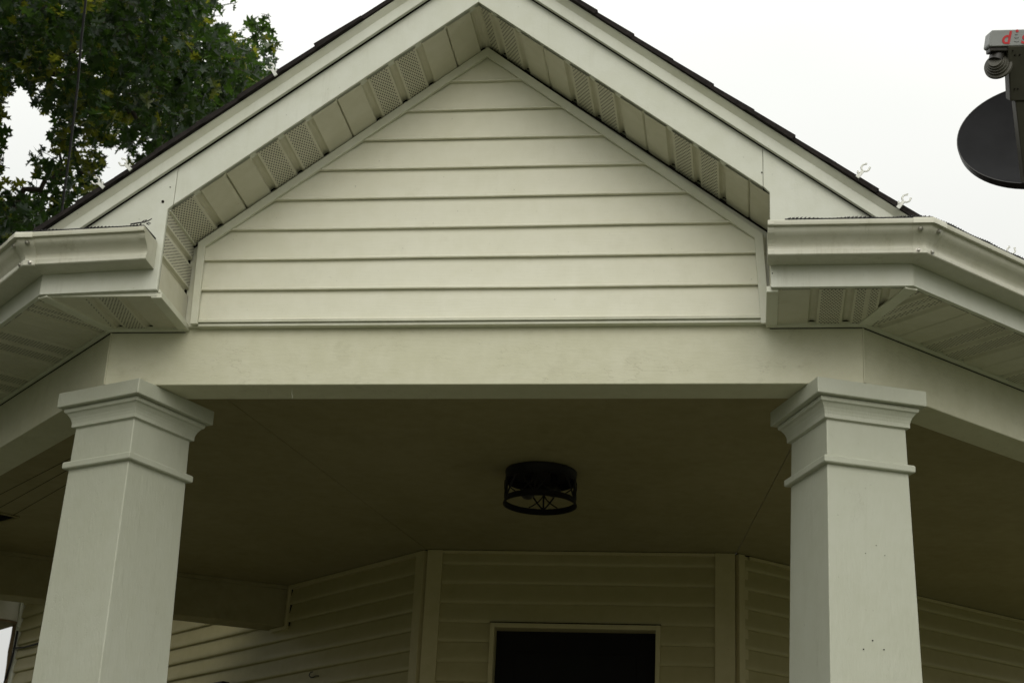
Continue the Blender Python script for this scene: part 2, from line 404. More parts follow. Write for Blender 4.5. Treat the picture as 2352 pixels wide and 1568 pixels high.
def band(outer, width, y0, y1, mb, mi=0, widths=None):
    """mitred flat trim along an open outline in the XZ plane (width is measured inwards = right-hand side)"""
    P = [np.array([p[0], p[2]]) for p in outer]; n_ = len(P); inn = []
    ws = widths or [width]*(n_-1)
    def nr(i): d = P[i+1]-P[i]; d = d/np.linalg.norm(d); return np.array([d[1], -d[0]])
    for i in range(n_):
        if i == 0: inn.append(P[0]+nr(0)*ws[0])
        elif i == n_-1: inn.append(P[-1]+nr(n_-2)*ws[-1])
        else:
            a, b_ = nr(i-1), nr(i); A = np.array([a, b_]); rhs = np.array([ws[i-1], ws[i]])
            inn.append(P[i]+np.linalg.solve(A, rhs))
    for i in range(n_-1):
        q = [P[i], P[i+1], inn[i+1], inn[i]]
        e = .0006
        mb.prism([(p[0], y0, p[1]) for p in q], [(p[0], y1, p[1]) for p in q], mi)
    return inn
s = MB(); band([t0, t1, t2, t3, t4], .03, TY, -.028, s, widths=[.024, .027, .027, .026])
s.build('gable_trim', 'trim', house, bevel=.0015)
s = MB(); s.box(t0[0]+.02, t4[0]-.02, -.026, .004, .1875, .197); s.box(t0[0]+.02, t4[0]-.02, -.034, -.002, .1985, .2025)
s.build('starter_strip', 'trim', house, bevel=.001)
# dark soil line along the soffit edge of the rake trim
# --- rake soffit panels
def pans(mb, O, U, V, Nn, poly, joints, vents, flat=0, vent=1, stain=True):
    """ribbed soffit surface. poly is convex in (u, v); joints = [(u, 'w'|'t')]; vents = list of (u0, u1) ranges that are perforated"""
    O, U, V, Nn = (np.array(q, float) for q in (O, U, V, Nn))
    umin, umax = min(p[0] for p in poly), max(p[0] for p in poly)
    key = [(umin, 0), (umax, 0)]
    for u, ty in joints:
        key += ([(u-.013, 0), (u-.009, -.009), (u-.005, -.012), (u+.005, -.012), (u+.009, -.009), (u+.013, 0)] if ty == 'w' else
                [(u-.005, 0), (u-.002, -.004), (u-.0012, -.012), (u+.0012, -.012), (u+.002, -.002), (u+.012, 0)])
    key = sorted(k for k in key if umin-1e-9 <= k[0] <= umax+1e-9)
    def H(u):
        for (a, ha), (b_, hb) in zip(key, key[1:]):
            if a <= u <= b_: return ha if b_ == a else ha+(hb-ha)*(u-a)/(b_-a)
        return 0
    def span(u):
        vs = []
        for i in range(len(poly)):
            a, b_ = poly[i], poly[(i+1) % len(poly)]
            if abs(a[0]-b_[0]) < 1e-9:
                if abs(u-a[0]) < 1e-9: vs += [a[1], b_[1]]
            elif min(a[0], b_[0])-1e-9 <= u <= max(a[0], b_[0])+1e-9:
                vs.append(a[1]+(b_[1]-a[1])*(u-a[0])/(b_[0]-a[0]))
        return (min(vs), max(vs)) if vs else (0, 0)
    us = sorted(set([k[0] for k in key] + [p[0] for p in poly]))
    for a, b_ in zip(us, us[1:]):
        if b_-a < 1e-6: continue
        (l0, h0), (l1, h1) = span(a), span(b_); ha, hb = H(a), H(b_); mid = (a+b_)/2
        isv = abs(ha) < 1e-6 and abs(hb) < 1e-6 and any(v0 < mid < v1 for v0, v1 in vents)
        pt = [O+U*a+V*l0+Nn*ha, O+U*b_+V*l1+Nn*hb, O+U*b_+V*h1+Nn*hb, O+U*a+V*h0+Nn*ha]
        if isv:   # leave a plain margin at both sides of the perforated strip
            mgn = .007; a2, b2 = a+mgn, b_-mgn
            if b2 > a2:
                def P_(u, top): l, h = span(u); return O+U*u+V*(h if top else l)
                mb.face([P_(a, 0), P_(a2, 0), P_(a2, 1), P_(a, 1)], flat); mb.face([P_(b2, 0), P_(b_, 0), P_(b_, 1), P_(b2, 1)], flat)
                l2, h2 = span(a2); l3, h3 = span(b2)
                mb.face([P_(a2, 0), P_(b2, 0), P_(b2, 1), P_(a2, 1)], vent, [(a2, l2), (b2, l3), (b2, h3), (a2, h2)])
                continue
        if ha < -.006 and hb < -.006 and h0-l0 > .05 and stain:   # open, soiled end of each groove at the wall
            f = 1-.009/(h0-l0)
            m0 = pt[0]+(pt[3]-pt[0])*f; m1 = pt[1]+(pt[2]-pt[1])*f
            mb.face([pt[0], pt[1], m1, m0], flat); mb.face([m0, m1, pt[2], pt[3]], 2)
            continue
        mb.face(pt, flat)
YF, YB = -.278, -.020
XI = {-1: .932, 1: .902}
for sg in (-1, 1):
    # slope frame: origin at the peak, U runs down the slope
    zpk = t2[2]+.006; slope = .757; k = math.sqrt(1+slope**2)
    U = np.array([sg/k, 0, -slope/k]); V = np.array([0, 1, 0]); Nn = np.array([-sg*slope/k, 0, -1/k])
    Lr = (XI[sg]+.002)*k; O = np.array([0, YF, zpk])
    if sg < 0:
        j0, sp_ = .127-.104, .104; ty = ['w', 't', 'w', 'w']          # .023 w, .127 t, .231 w, .335 w, .439 w ...
        js = [(.023, 'w')] + [(.127+i*.104, 'twww'[i % 4]) for i in range(11)]
        vents = [(.127+i*.104, .127+(i+1)*.104) for i in range(11) if i % 4 in (1, 2)]
    else:
        js = [(.061+i*.0995, 'wwtw'[i % 4]) for i in range(12)]
        vents = [(.0, .061)] + [(.061+i*.0995, .061+(i+1)*.0995) for i in range(11) if i % 4 in (3, 0)]
    js = [j for j in js if .014 < j[0] < Lr-.014]
    s = MB(); pans(s, O, U, V, Nn, [(0, 0), (Lr, 0), (Lr, YB-YF), (0, YB-YF)], js, vents)
    s.build('rake_soffit', ['soffit', 'vent', 'dark'], house)
    q = [(t2[0]*0, zpk-.0045), (sg*XI[sg], zpk-.0045-slope*XI[sg]), (sg*XI[sg], zpk+.004-slope*XI[sg]), (0, zpk+.004)]
    s = MB(); s.prism([(x, -.0265, z) for x, z in q], [(x, -.0195, z) for x, z in q]); s.build('soffit_joint', 'dark', house)
    # eave-return side wall
    xs = sg*XI[sg]
    s = MB(); zt_ = .484; h_ = zt_-.2
    pans(s, (xs, YF, zt_), (0, 0, -1), (0, 1, 0), (-sg, 0, 0), [(0, 0), (h_, 0), (h_, YB-YF), (0, YB-YF)],
         [(.075, 'w'), (.178, 'w')], [(.015, .075), (.075, .178)])
    s.build('return_side', ['soffit', 'vent', 'dark'], house)
    for z0_, z1_, xa_, xb_ in () if sg > 0 else ((.468, .484, 0, -.007), (.196, .206, 0, -.007), (.4855, .491, .004, -.016)):
        s = MB(); x0_, x1_ = sorted((xs+sg*xa_, xs+sg*xb_)); s.box(x0_, x1_, YF, YB, z0_, z1_); s.build('return_edge_trim', 'trim', house, bevel=.001)
    if sg < 0:
        s = MB(); s.box(-EX+.02, -.935, -PF+.012, -PF+.022, ZT-.001, .215); s.build('fascia_lip', 'trim', house)

# --- rake fascia boards, returns
zl, zu, z3 = 1.178, 1.309, 1.370; SLF = .757
def zr(z, x): return z-SLF*abs(x)
for sg in (-1, 1):
    XJ = .915 if sg < 0 else abs(Yp(1752, 385, -PF)[0])
    q = [(0, zl), (sg*XJ, zr(zl, XJ)), (sg*XJ, zr(zu, XJ)+.01), (0, zu+.01)]
    s = MB(); s.prism([(x, -PF, z) for x, z in q], [(x, -PF+.014, z) for x, z in q]); 
    # folded bottom lip
    q = [(0, zl), (sg*XJ, zr(zl, XJ)), (sg*XJ, zr(zl, XJ)+.004), (0, zl+.004)]
    s.prism([(x, -PF+.014, z) for x, z in q], [(x, -PF+.03, z) for x, z in q])
    s.build('rake_fascia', 'alu', house, bevel=.0015)
    xi = XI[sg]; zi = .2 if sg < 0 else .188; xo = EX
    q = [(sg*(XJ+.001), zr(zl, XJ)), (sg*xi, zr(zl, xi)-.004), (sg*xi, zi+.0), (sg*xo, .188), (sg*(xo+.0), zr(zu, xo)+.01), (sg*(XJ+.001), zr(zu, XJ)+.01)]
    s = MB(); s.prism([(x, -PF-.0012, z) for x, z in q], [(x, -PF+.012, z) for x, z in q])
    s.build('return_fascia', 'alu', house, bevel=.0015)
    # upper board, proud of the lower one, with drip edge above
    xe = 1.325
    q = [(0, zu-.003), (sg*xe, zr(zu-.003, xe)), (sg*xe, zr(z3-.012, xe)), (0, z3-.012)]
    s = MB(); s.prism([(x, -PF-.022, z) for x, z in q], [(x, -PF+.01, z) for x, z in q])
    s.build('rake_board', 'alu', house, bevel=.002)
    cs = [(-PF-.0222, -.024), (-PF-.036, -.005), (-PF-.036, 0), (-PF+.01, 0), (-PF+.01, -.012)]
    s = MB(); s.prism([(0, y, z3+z) for y, z in cs], [(sg*xe, y, zr(z3+z, xe)) for y, z in cs])
    s.build('drip_edge', 'trim', house)
    q = [(0, zu-.0038), (sg*xe, zr(zu-.0038, xe)), (sg*xe, zr(zu-.0031, xe)), (0, zu-.0031)]
    s = MB(); s.prism([(x, -PF-.010, z) for x, z in q], [(x, -PF-.0, z) for x, z in q]); s.build('rake_shadow_line', 'dark', house)  # dark-coloured strip standing in for the shadow under the upper board
# dark fixings on the left and right return
for (x, y, r) in ((374, 463, .0045), (391, 430, .0018), (1750, 396, .0018), (1774, 628, .0018)):
    s = MB(); p = Yp(x, y, -PF-.002); s.tube([p+np.array([0, -.0012, 0]), p+np.array([0, .002, 0])], r, 10); s.build('nail_hole', 'dark', house)

# --- shingled gable roof
rr = random.Random(5)
for sg in (-1, 1):
    s = MB(); k = math.sqrt(1+SLF**2); U = np.array([sg/k, 0, -SLF/k]); Nn = np.array([sg*SLF/k, 0, 1/k])
    O = np.array([0, 0, z3+.0005]); tot = 1.345*k; ex = .149; nC = int(tot/ex)+1
    for i in range(nC):
        a = i*ex; b_ = min((i+1)*ex+.02, tot)
        if b_-a < .04: continue
        h0, h1 = .010+rr.uniform(0, .002), .0155+rr.uniform(-.0015, .002)
        x = -.0
        yf = -PF-.050+rr.uniform(-.006, .006)
        # tabs along the depth of the roof
        y = yf; 
        while y < 2.6:
            yn = y + rr.uniform(.16, .34)
            dh = rr.uniform(-.0015, .003); bb = b_+rr.uniform(-.004, .006)
            s.prism([O+U*a+np.array([0, y, 0]), O+U*bb+np.array([0, y, 0]), O+U*bb+Nn*(h1+dh)+np.array([0, y, 0]), O+U*a+Nn*h0+np.array([0, y, 0])],
                    [O+U*a+np.array([0, yn-.002, 0]), O+U*bb+np.array([0, yn-.002, 0]), O+U*bb+Nn*(h1+dh)+np.array([0, yn-.002, 0]), O+U*a+Nn*h0+np.array([0, yn-.002, 0])])
            y = yn
    s.build('gable_roof', 'shingle', house)
s = MB(); s.box(-.01, .01, .0, 2.6, z3-.02, z3+.03)
s.prism([(-.02, -PF, z3-.02), (.02, -PF, z3-.02), (0, -PF, z3+.03)], [(-.02, 2.6, z3-.02), (.02, 2.6, z3-.02), (0, 2.6, z3+.03)]); s.build('ridge_cap', 'shingle', house)
# low porch roof behind the eaves (rises gently to the house)
RP = math.tan(R(13))
ce = EX+.03
s = MB(); e0 = .325
def rz(o_): return e0+o_*RP
A = [(-ce-CA*2.6, -PF+SA*2.6), (-ce, -PF), (ce, -PF), (ce+CA*2.6, -PF+SA*2.6)]
apex = [(-.9, 3.3), (.9, 3.3)]
zt2 = e0+3.55*RP
front = [A[1], (-.96, -PF), (-.96, .08), (.96, .08), (.96, -PF), A[2], apex[1], apex[0]]
for q in ([A[0], A[1], apex[0]], front, [A[2], A[3], apex[1]]):
    top = [(x, y, (zt2 if (x, y) in apex else e0) if q is not front else e0+(y+PF)*(zt2-e0)/(3.3+PF)) for x, y in q]
    s.prism([(x, y, z-.02) for x, y, z in top], top)
s.build('porch_roof', 'shingle', house)

# --- eave soffits, fascia, gutters
DL = (-CA, SA); DR = (CA, SA)
Ls = 2.5
YE = -.276
# front pieces
for sg in (-1, 1):
    xo = W + (-YE)*math.tan(ANG/2)
    s = MB(); xq = XI[sg]; O = (sg*xq, YE, ZT)
    poly = [(0, 0), (xo-xq, 0), (W-xq, -YE), (0, -YE)]
    pans(s, O, (sg, 0, 0), (0, 1, 0), (0, 0, -1), poly, [(.125, 'w'), (.225, 'w'), (.325, 'w')] if sg > 0 else [(.112, 'w'), (.212, 'w')],
         [(.125, .225), (.225, .33)] if sg > 0 else [(.112, .212), (.212, .30)])
    s.build('eave_soffit', ['soffit', 'vent', 'dark'], house)
    # side pieces: U along the side fascia
    dx, dy = sg*CA, SA; nx, ny = -sg*SA, CA          # inward normal
    s = MB(); O = np.array([sg*xo, YE, ZT]); wd = -YE
    cut = wd*math.tan(ANG/2)
    poly = [(0, 0), (Ls, 0), (Ls, wd), (cut, wd)]
    js = [(-.07+.1*i, 'wwtw'[(i+ (0 if sg > 0 else 1)) % 4] if True else 'w') for i in range(0, 26)]
    js = [(-.035+.1*i, 'wwwt'[i % 4]) for i in range(0, 26)]
    vents = [(-.035+.1*i, -.035+.1*(i+1)) for i in range(-1, 26) if i % 4 in (0, 1)]
    pans(s, O, (dx, dy, 0), (nx, ny, 0), (0, 0, -1), poly, js, vents); s.build('eave_soffit', ['soffit', 'vent', 'dark'], house)
    # mitre strip
    a = np.array([sg*EX, -PF, 0]); b_ = np.array([sg*W, 0, 0]); d = (b_-a)/np.linalg.norm(b_-a); pz = np.array([-d[1], d[0], 0])
    s = MB(); o1 = a+d*.01-pz*.019+np.array([0, 0, ZT-.0055]); s.obox(o1, d*(np.linalg.norm(b_-a)-.012), pz*.038, (0, 0, .007)); s.build('mitre_strip', 'trim', house, bevel=.0015)
    # return strip at inner edge
    s = MB(); x0_, x1_ = sorted((sg*(XI[sg]-.012), sg*(XI[sg]+.022))); s.box(x0_, x1_, YE, 0.0, ZT-.0065, ZT+.012); s.build('return_strip', 'trim', house, bevel=.0015)
    # J channel against the beam
    s = MB(); P1_ = [(sg*XI[sg], 0), (sg*W, 0), (sg*W+dx*Ls, dy*Ls)]
    if sg < 0: P1_ = P1_[::-1]
    s.sweep([(.0005, ZT-.009), (.016, ZT-.009), (.016, ZT+.006), (.0005, ZT+.006)], P1_); s.build('soffit_channel', 'trim', house, bevel=.001)
    # dark joint line above the beam
    s = MB(); s.sweep([(.0, ZT-.0108), (.004, ZT-.0108), (.004, ZT-.0095), (0, ZT-.0095)], P1_); s.build('soffit_gap', 'dark', house)
    # fascia
    zin = .014 if sg < 0 else 0
    P2_ = [(sg*(XI[sg]+.002), -PF, zin), (sg*EX, -PF, 0), (sg*EX+dx*Ls, -PF+dy*Ls, 0)]
    if sg < 0: P2_ = P2_[::-1]
    for kk in range(2):
        split_sweep([(.0025, ZT+.001), (.0025, .31), (-.014, .31), (-.014, ZT+.001)], P2_, kk).build('eave_fascia', 'alu', house, bevel=.0015)
# gutter
GP = [(.0035, .255), (.075, .255), (.0775, .2575), (.0775, .270), (.0765, .2715), (.0725, .273), (.0715, .277), (.0725, .283), (.0765, .290), (.084, .298), (.094, .3055), (.103, .312), (.108, .319), (.110, .3275), (.121, .3285), (.122, .331), (.122, .3415), (.120, .3435), (.114, .343),
      (.1125, .332), (.106, .3285), (.1045, .320), (.100, .314), (.091, .3085), (.081, .301), (.072, .291), (.0685, .283), (.068, .262), (.007, .261), (.006, .352), (.0035, .352)]
for sg in (-1, 1):
    dx, dy = sg*CA, SA
    xin = -.952 if sg < 0 else Yp(1766, 512, -.41)[0]
    P = [(sg*abs(xin), -PF, .013 if sg < 0 else 0), (sg*EX, -PF, -.003 if sg < 0 else 0), (sg*EX+dx*Ls, -PF+dy*Ls, 0)]
    if sg < 0: P = P[::-1]
    s = MB(); s.sweep(GP, P, caps=True)
    gut = s.build('gutter', 'gutter', house, smooth=True)
    # end cap
    pi = P[-1] if sg < 0 else P[0]
    capp = GP[:19]+[(.0035, .343)]
    s = MB(); xx = pi[0]; e = .003*(1 if sg < 0 else -1)
    s.prism([(xx, -PF-o_, z+pi[2]) for o_, z in capp], [(xx+e, -PF-o_, z+pi[2]) for o_, z in capp])
    # folded rim of the cap
    rim = [(o_, z) for o_, z in GP[:19]]
    for (o0, z0_), (o1_, z1_) in zip(rim, rim[1:]):
        s.obox((xx+e, -PF-o0-.0008, z0_+pi[2]-.0011), (-e*6, 0, 0), (0, -(o1_-o0), z1_-z0_), (0, -.0012, .0006))
    s.build('end_cap', 'gutter', gut)
    # corner piece
    g2 = [(o_+.0016 if i < 19 else o_, z-(.0014 if z < .26 else 0)) for i, (o_, z) in enumerate(GP)]
    g2[15] = (.1238, .3275); g2[16] = (.124, .3415); g2[17] = (.122, .345)
    lc = .030
    Q = [(sg*(EX-.004), -PF, P[1][2]), (sg*EX, -PF, P[1][2]), (sg*EX+dx*.004, -PF+dy*.004, P[1][2])]
    # mitre offset makes the visible band wider at the lip
    if sg < 0: Q = Q[::-1]
    s = MB(); s.sweep(g2, Q); s.build('corner_piece', 'gutter', gut, smooth=True)
    # screws
    for side in (0, 1):
        for (o_, z) in ((.1085, .316), (.0785, .2635)):
            cpt = np.array([sg*(EX+o_*math.tan(ANG/2)), -PF-o_, z+P[1][2]]); off = .030 if z > .3 else .022
            if side == 0: base = cpt-np.array([sg*off, 0, 0]); nn = np.array([0, -1, 0.])
            else: base = cpt+np.array([dx, dy, 0])*off; nn = np.array([sg*SA, -CA, 0])
            if z > .3: nn = nn*.8+np.array([0, 0, -.55])
            nn = nn/np.linalg.norm(nn); xa = np.cross(nn, [0, 0, 1]); xa /= np.linalg.norm(xa); ya = np.cross(nn, xa)
            s = MB(); s.lathe([(.0075, 0), (.0075, .0016), (.0055, .0018), (.0055, .0052), (.0035, .0064), (0, .0065)], base, 12, ax=(xa, ya, nn))
            s.build('screw', 'steel', gut, smooth=True)
    # black mesh guard: sagging strip with a ragged woven edge
    s = MB(); rg = random.Random(11+sg)
    seq = P
    in_i, out_i = (len(P)-1, 0) if sg < 0 else (0, len(P)-1)
    cut_in = list(P[in_i]); cut_in[0] -= -sg*.045 if sg > 0 else .02*0
    PP = [tuple(cut_in) if i == in_i else p for i, p in enumerate(P)]
    s.sweep([(.012, .349), (.1165, .3445), (.1165, .3495), (.012, .354)], PP)
    for i_ in range(len(PP)-1):
        a, b_ = np.array(PP[i_], float), np.array(PP[i_+1], float); L = np.linalg.norm((b_-a)[:2]); dd = (b_-a)/L; n2 = np.array([dd[1], -dd[0], 0]); ext = .117*math.tan(ANG/2)
        lo_, hi_ = (-ext if i_ > 0 else 0), (L+ext if i_ < len(PP)-2 else L)
        u_ = lo_+.01
        while u_ < hi_-.005:
            q = a+dd*u_+n2*.1165+np.array([0, 0, .3475+.002*math.sin(u_*40)]); j_ = rg.uniform(-.0015, .0015)
            s.tube([q+n2*-.004+np.array([0, 0, .004+j_]), q+n2*.0035+np.array([0, 0, -.002]), q+dd*.006+n2*.001+np.array([0, 0, .003])], .0016, 5)
            u_ += .011
    s.build('gutter_guard', 'guard', gut)
# loose wire end of the guard at the left gutter
p0 = Yp(335, 512, -.41)
s = MB(); wpts = [Yp(x, y, -.405) for x, y in ((300, 515), (318, 512), (332, 510), (341, 507), (349, 502))]; s.tube(wpts, .0028, 6, r2=.0015)
wpts = [Yp(x, y, -.405) for x, y in ((336, 513), (342, 516), (346, 513), (341, 511), (337, 515))]; s.tube(wpts, .0016, 6)
wpts = [Yp(x, y, -.405) for x, y in ((322, 513), (330, 507), (337, 505), (331, 512))]; s.tube(wpts, .0016, 6)
s.build('guard_wire', 'guard', house)

# --- porch ceiling: three boarded panels with fine gaps on the mitre lines
gap = .0016
fl = np.array([-W-.0, .0]); wl = np.array([XL, Dw]); fr_ = np.array([W, 0.]); wr = np.array([XR, Dw])
def cpanel(poly):
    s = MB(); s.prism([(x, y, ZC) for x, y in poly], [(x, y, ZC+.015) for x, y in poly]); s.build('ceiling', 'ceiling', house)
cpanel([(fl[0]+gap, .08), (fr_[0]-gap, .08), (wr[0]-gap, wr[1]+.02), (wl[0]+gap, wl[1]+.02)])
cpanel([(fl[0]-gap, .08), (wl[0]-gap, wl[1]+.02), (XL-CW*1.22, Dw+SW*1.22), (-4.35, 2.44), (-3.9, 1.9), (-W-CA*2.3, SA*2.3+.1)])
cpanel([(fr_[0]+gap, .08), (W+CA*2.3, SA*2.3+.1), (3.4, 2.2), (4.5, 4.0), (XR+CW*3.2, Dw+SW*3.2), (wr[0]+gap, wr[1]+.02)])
# inner ledger strips at the beams (thin moulding where ceiling meets beam)
s = MB(); s.sweep([(-BT-.002, ZC-.03), (-BT-.002, ZC-.001), (-BT-.02, ZC-.001), (-BT-.02, ZC-.03)], bpath[1:5]); s.build('ceiling_moulding', 'beam', house)
# ceiling board grooves on the left side panel
s = MB()
for (xa, ya, xb_, yb) in ((0, 1135, 185, 1040), (0, 1165, 178, 1066), (0, 1200, 160, 1108)):
    a, b_ = Zp(xa, ya, ZC), Zp(xb_, yb, ZC); s.tube([a+(a-b_)*.6, b_], .0018, 4)
s.build('ceiling_groove', 'dark', house)

# --- cross beam on the left, running from the wall outwards
cb0 = np.array([-1.60, 3.86]); cb1 = np.array([-4.35, 2.42]); d = (cb1-cb0)/np.linalg.norm(cb1-cb0); nn = np.array([-d[1], d[0]])
if nn[1] < 0: nn = -nn
s = MB(); q = [cb0-d*.02, cb1, cb1+nn*.16, cb0+nn*.16-d*.15]
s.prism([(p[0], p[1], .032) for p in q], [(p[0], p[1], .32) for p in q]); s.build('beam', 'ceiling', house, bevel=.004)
s = MB(); q2 = [cb0-nn*.018, cb1-nn*.018, cb1, cb0]
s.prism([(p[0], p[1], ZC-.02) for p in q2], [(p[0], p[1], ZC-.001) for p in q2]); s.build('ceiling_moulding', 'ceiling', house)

# --- porch walls
def wall_siding(O, U, Nn, z0, n, E, u0, u1, ztop, seed, name='wall_siding'):
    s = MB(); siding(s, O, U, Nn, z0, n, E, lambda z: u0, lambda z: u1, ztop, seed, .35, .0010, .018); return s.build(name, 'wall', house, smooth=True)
E_ = .0935
zb0 = .1806-30*E_
DX0, DX1, DZT = -.376, .428, -.100
s = MB(); ztop = .236
kdoor = round((.1806-(-.1))/E_)        # course line just above the door
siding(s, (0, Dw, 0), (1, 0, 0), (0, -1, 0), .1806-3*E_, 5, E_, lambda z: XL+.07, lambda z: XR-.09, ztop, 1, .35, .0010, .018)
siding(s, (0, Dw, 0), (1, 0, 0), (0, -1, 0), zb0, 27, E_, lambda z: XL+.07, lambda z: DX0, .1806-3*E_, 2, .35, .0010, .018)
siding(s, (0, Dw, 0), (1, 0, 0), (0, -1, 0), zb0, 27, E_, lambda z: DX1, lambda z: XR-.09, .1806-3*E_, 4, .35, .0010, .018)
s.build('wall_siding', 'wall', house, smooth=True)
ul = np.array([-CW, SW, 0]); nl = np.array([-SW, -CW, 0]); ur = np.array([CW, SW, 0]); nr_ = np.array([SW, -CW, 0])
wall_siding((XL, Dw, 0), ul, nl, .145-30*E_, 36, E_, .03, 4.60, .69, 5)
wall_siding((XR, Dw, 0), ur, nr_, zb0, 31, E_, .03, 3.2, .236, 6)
# wall cores
s = MB(); 
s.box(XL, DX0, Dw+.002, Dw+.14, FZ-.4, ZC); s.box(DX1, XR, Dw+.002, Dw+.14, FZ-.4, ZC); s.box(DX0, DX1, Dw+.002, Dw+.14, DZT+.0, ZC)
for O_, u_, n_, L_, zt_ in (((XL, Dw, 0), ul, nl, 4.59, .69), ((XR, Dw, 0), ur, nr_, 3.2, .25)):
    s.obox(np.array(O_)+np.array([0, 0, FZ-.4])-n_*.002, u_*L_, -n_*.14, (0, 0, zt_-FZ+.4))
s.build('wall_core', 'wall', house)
# corner posts
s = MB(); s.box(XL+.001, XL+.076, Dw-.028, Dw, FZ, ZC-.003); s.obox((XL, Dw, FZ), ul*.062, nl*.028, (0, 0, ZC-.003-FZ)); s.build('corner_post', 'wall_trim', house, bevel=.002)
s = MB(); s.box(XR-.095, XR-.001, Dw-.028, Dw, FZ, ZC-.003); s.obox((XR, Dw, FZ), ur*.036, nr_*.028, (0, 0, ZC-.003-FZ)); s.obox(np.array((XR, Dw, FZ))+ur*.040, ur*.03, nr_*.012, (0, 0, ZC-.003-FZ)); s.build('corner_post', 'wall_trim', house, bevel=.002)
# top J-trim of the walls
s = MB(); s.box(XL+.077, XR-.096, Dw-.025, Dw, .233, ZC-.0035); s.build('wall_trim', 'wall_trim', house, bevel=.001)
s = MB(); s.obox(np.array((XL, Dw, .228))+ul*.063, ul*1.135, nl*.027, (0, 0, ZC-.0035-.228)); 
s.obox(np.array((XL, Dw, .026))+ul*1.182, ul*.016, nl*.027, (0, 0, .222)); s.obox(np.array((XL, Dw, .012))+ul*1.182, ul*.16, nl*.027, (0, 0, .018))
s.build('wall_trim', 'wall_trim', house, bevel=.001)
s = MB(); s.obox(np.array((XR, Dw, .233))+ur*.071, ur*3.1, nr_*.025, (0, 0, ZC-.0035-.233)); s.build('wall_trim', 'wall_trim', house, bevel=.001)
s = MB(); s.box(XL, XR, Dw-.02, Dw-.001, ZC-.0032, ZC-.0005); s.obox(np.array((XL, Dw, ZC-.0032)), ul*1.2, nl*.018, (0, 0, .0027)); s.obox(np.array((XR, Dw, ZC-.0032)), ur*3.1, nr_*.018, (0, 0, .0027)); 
s.obox(np.array((XL, Dw, .030))+ul*1.178, ul*.004, nl*.012, (0, 0, .21)); s.build('ceiling_gap', 'dark', house)
# small stain under a lap on the back wall, a chip in the siding
p = Yp(1608, 1341, Dw-.013); s = MB(); s.tube([p, p+np.array([.010, 0, .002]), p+np.array([.017, 0, -.003])], .0028, 6); s.build('siding_chip', 'dark', house)

# door
door_fr = MB(); fw = .022
door_fr.box(DX0, DX0+fw, Dw-.029, Dw+.1, FZ, DZT-.0005); door_fr.box(DX1-fw, DX1, Dw-.029, Dw+.1, FZ, DZT-.0005); door_fr.box(DX0+fw, DX1-fw, Dw-.028, Dw+.1, DZT-fw-.002, DZT-.001)
dfo = door_fr.build('door_frame', 'wall_trim', house, bevel=.002)
s = MB(); s.box(DX0-.002, DX1+.002, Dw-.032, Dw-.012, DZT-.001, DZT+.0025); s.build('drip_cap', 'dark', dfo)
s = MB(); zt_ = DZT-fw-.003
s.box(DX0+fw, DX1-fw, Dw+.05, Dw+.09, FZ+.01, zt_); door = s.build('door', 'doorm', house)
s = MB(); a, b_ = DX0+fw+.09, DX1-fw-.09
for z0_, z1_ in ((zt_-.95, zt_-.10), (zt_-1.9, zt_-1.08)):
    s.box(a, b_, Dw+.046, Dw+.0495, z0_, z1_)
s.build('door_panel', 'doorm', door, bevel=.003)
s = MB(); s.lathe([(.0, .0), (.012, .0), (.012, .03), (.028, .045), (.028, .065), (0, .075)], (DX1-fw-.06, Dw+.05, FZ+.95), 16, ax=(np.array([1., 0, 0]), np.array([0, 0, 1.]), np.array([0, -1., 0])))
s.build('door_knob', 'steel', door, smooth=True)

# far left end of the house: corner board, small eave box and downspout
we = np.array((XL, Dw, 0))+ul*4.60
s = MB(); s.obox(we+np.array([0, 0, FZ]), ul*.06, nl*.02, (0, 0, .66-FZ)); s.obox(we+ul*.06+np.array([0, 0, FZ]), -nl*.10, ul*.02, (0, 0, .66-FZ)); s.build('corner_board', 'trim', house, bevel=.002)
s = MB(); s.obox(we+ul*.03+nl*.012+np.array([0, 0, .50]), ul*1.4, nl*.28, (0, 0, .18)); s.build('house_eave', 'soffit', house, bevel=.003)
s = MB(); s.obox(we+ul*.02+nl*.010+np.array([0, 0, .482]), ul*1.4, nl*.30, (0, 0, .015)); s.build('eave_edge', 'wood', house, bevel=.002)
s = MB(); q = we+ul*.085+nl*.02; s.tube([q+[0, 0, .49], q+[0, 0, .40], q+ul*.012+[0, 0, .30], q+[0, 0, .2], q+[0, 0, -2.9]], .015, 10); s.build('downspout', 'wood', house, smooth=True)
s = MB(); s.obox(we+ul*.005+nl*.013+np.array([0, 0, .46]), ul*.02, nl*.02, (0, 0, .3)); s.build('eave_trim', 'trim', house)

s = MB(); s.obox(we-ul*3.15+nl*.03+np.array([0, 0, .70]), ul*4.5, nl*.55, (0, 0, .03)); s.build('roof_overhang', 'soffit', house)
# porch floor and skirt, side blocks of the house behind
fp = [(-W-.1, -.1), (W+.1, -.1), (W+CA*2.3+.1, SA*2.3-.1), (3.2, 2.6), (3.2, 5.2), (-4.2, 6.2), (-3.2, 2.6), (-W-CA*2.3-.1, SA*2.3-.1)]
s = MB(); s.prism([(x, y, FZ-.08) for x, y in fp], [(x, y, FZ) for x, y in fp]); s.build('porch_floor', 'floor', house)
fq = [(x*.97, y*.97+.06) for x, y in fp]
s = MB(); s.prism([(x, y, GZ) for x, y in fq], [(x, y, FZ-.081) for x, y in fq]); s.build('porch_base', 'concrete', house)
s = MB()
for i in range(4): s.box(-.7, .8, -.1-.28*(4-i), -.102-.28*(3-i), GZ+.021, GZ+.02+.17*(i+1))
s.build('porch_step', 'concrete', house, bevel=.01)

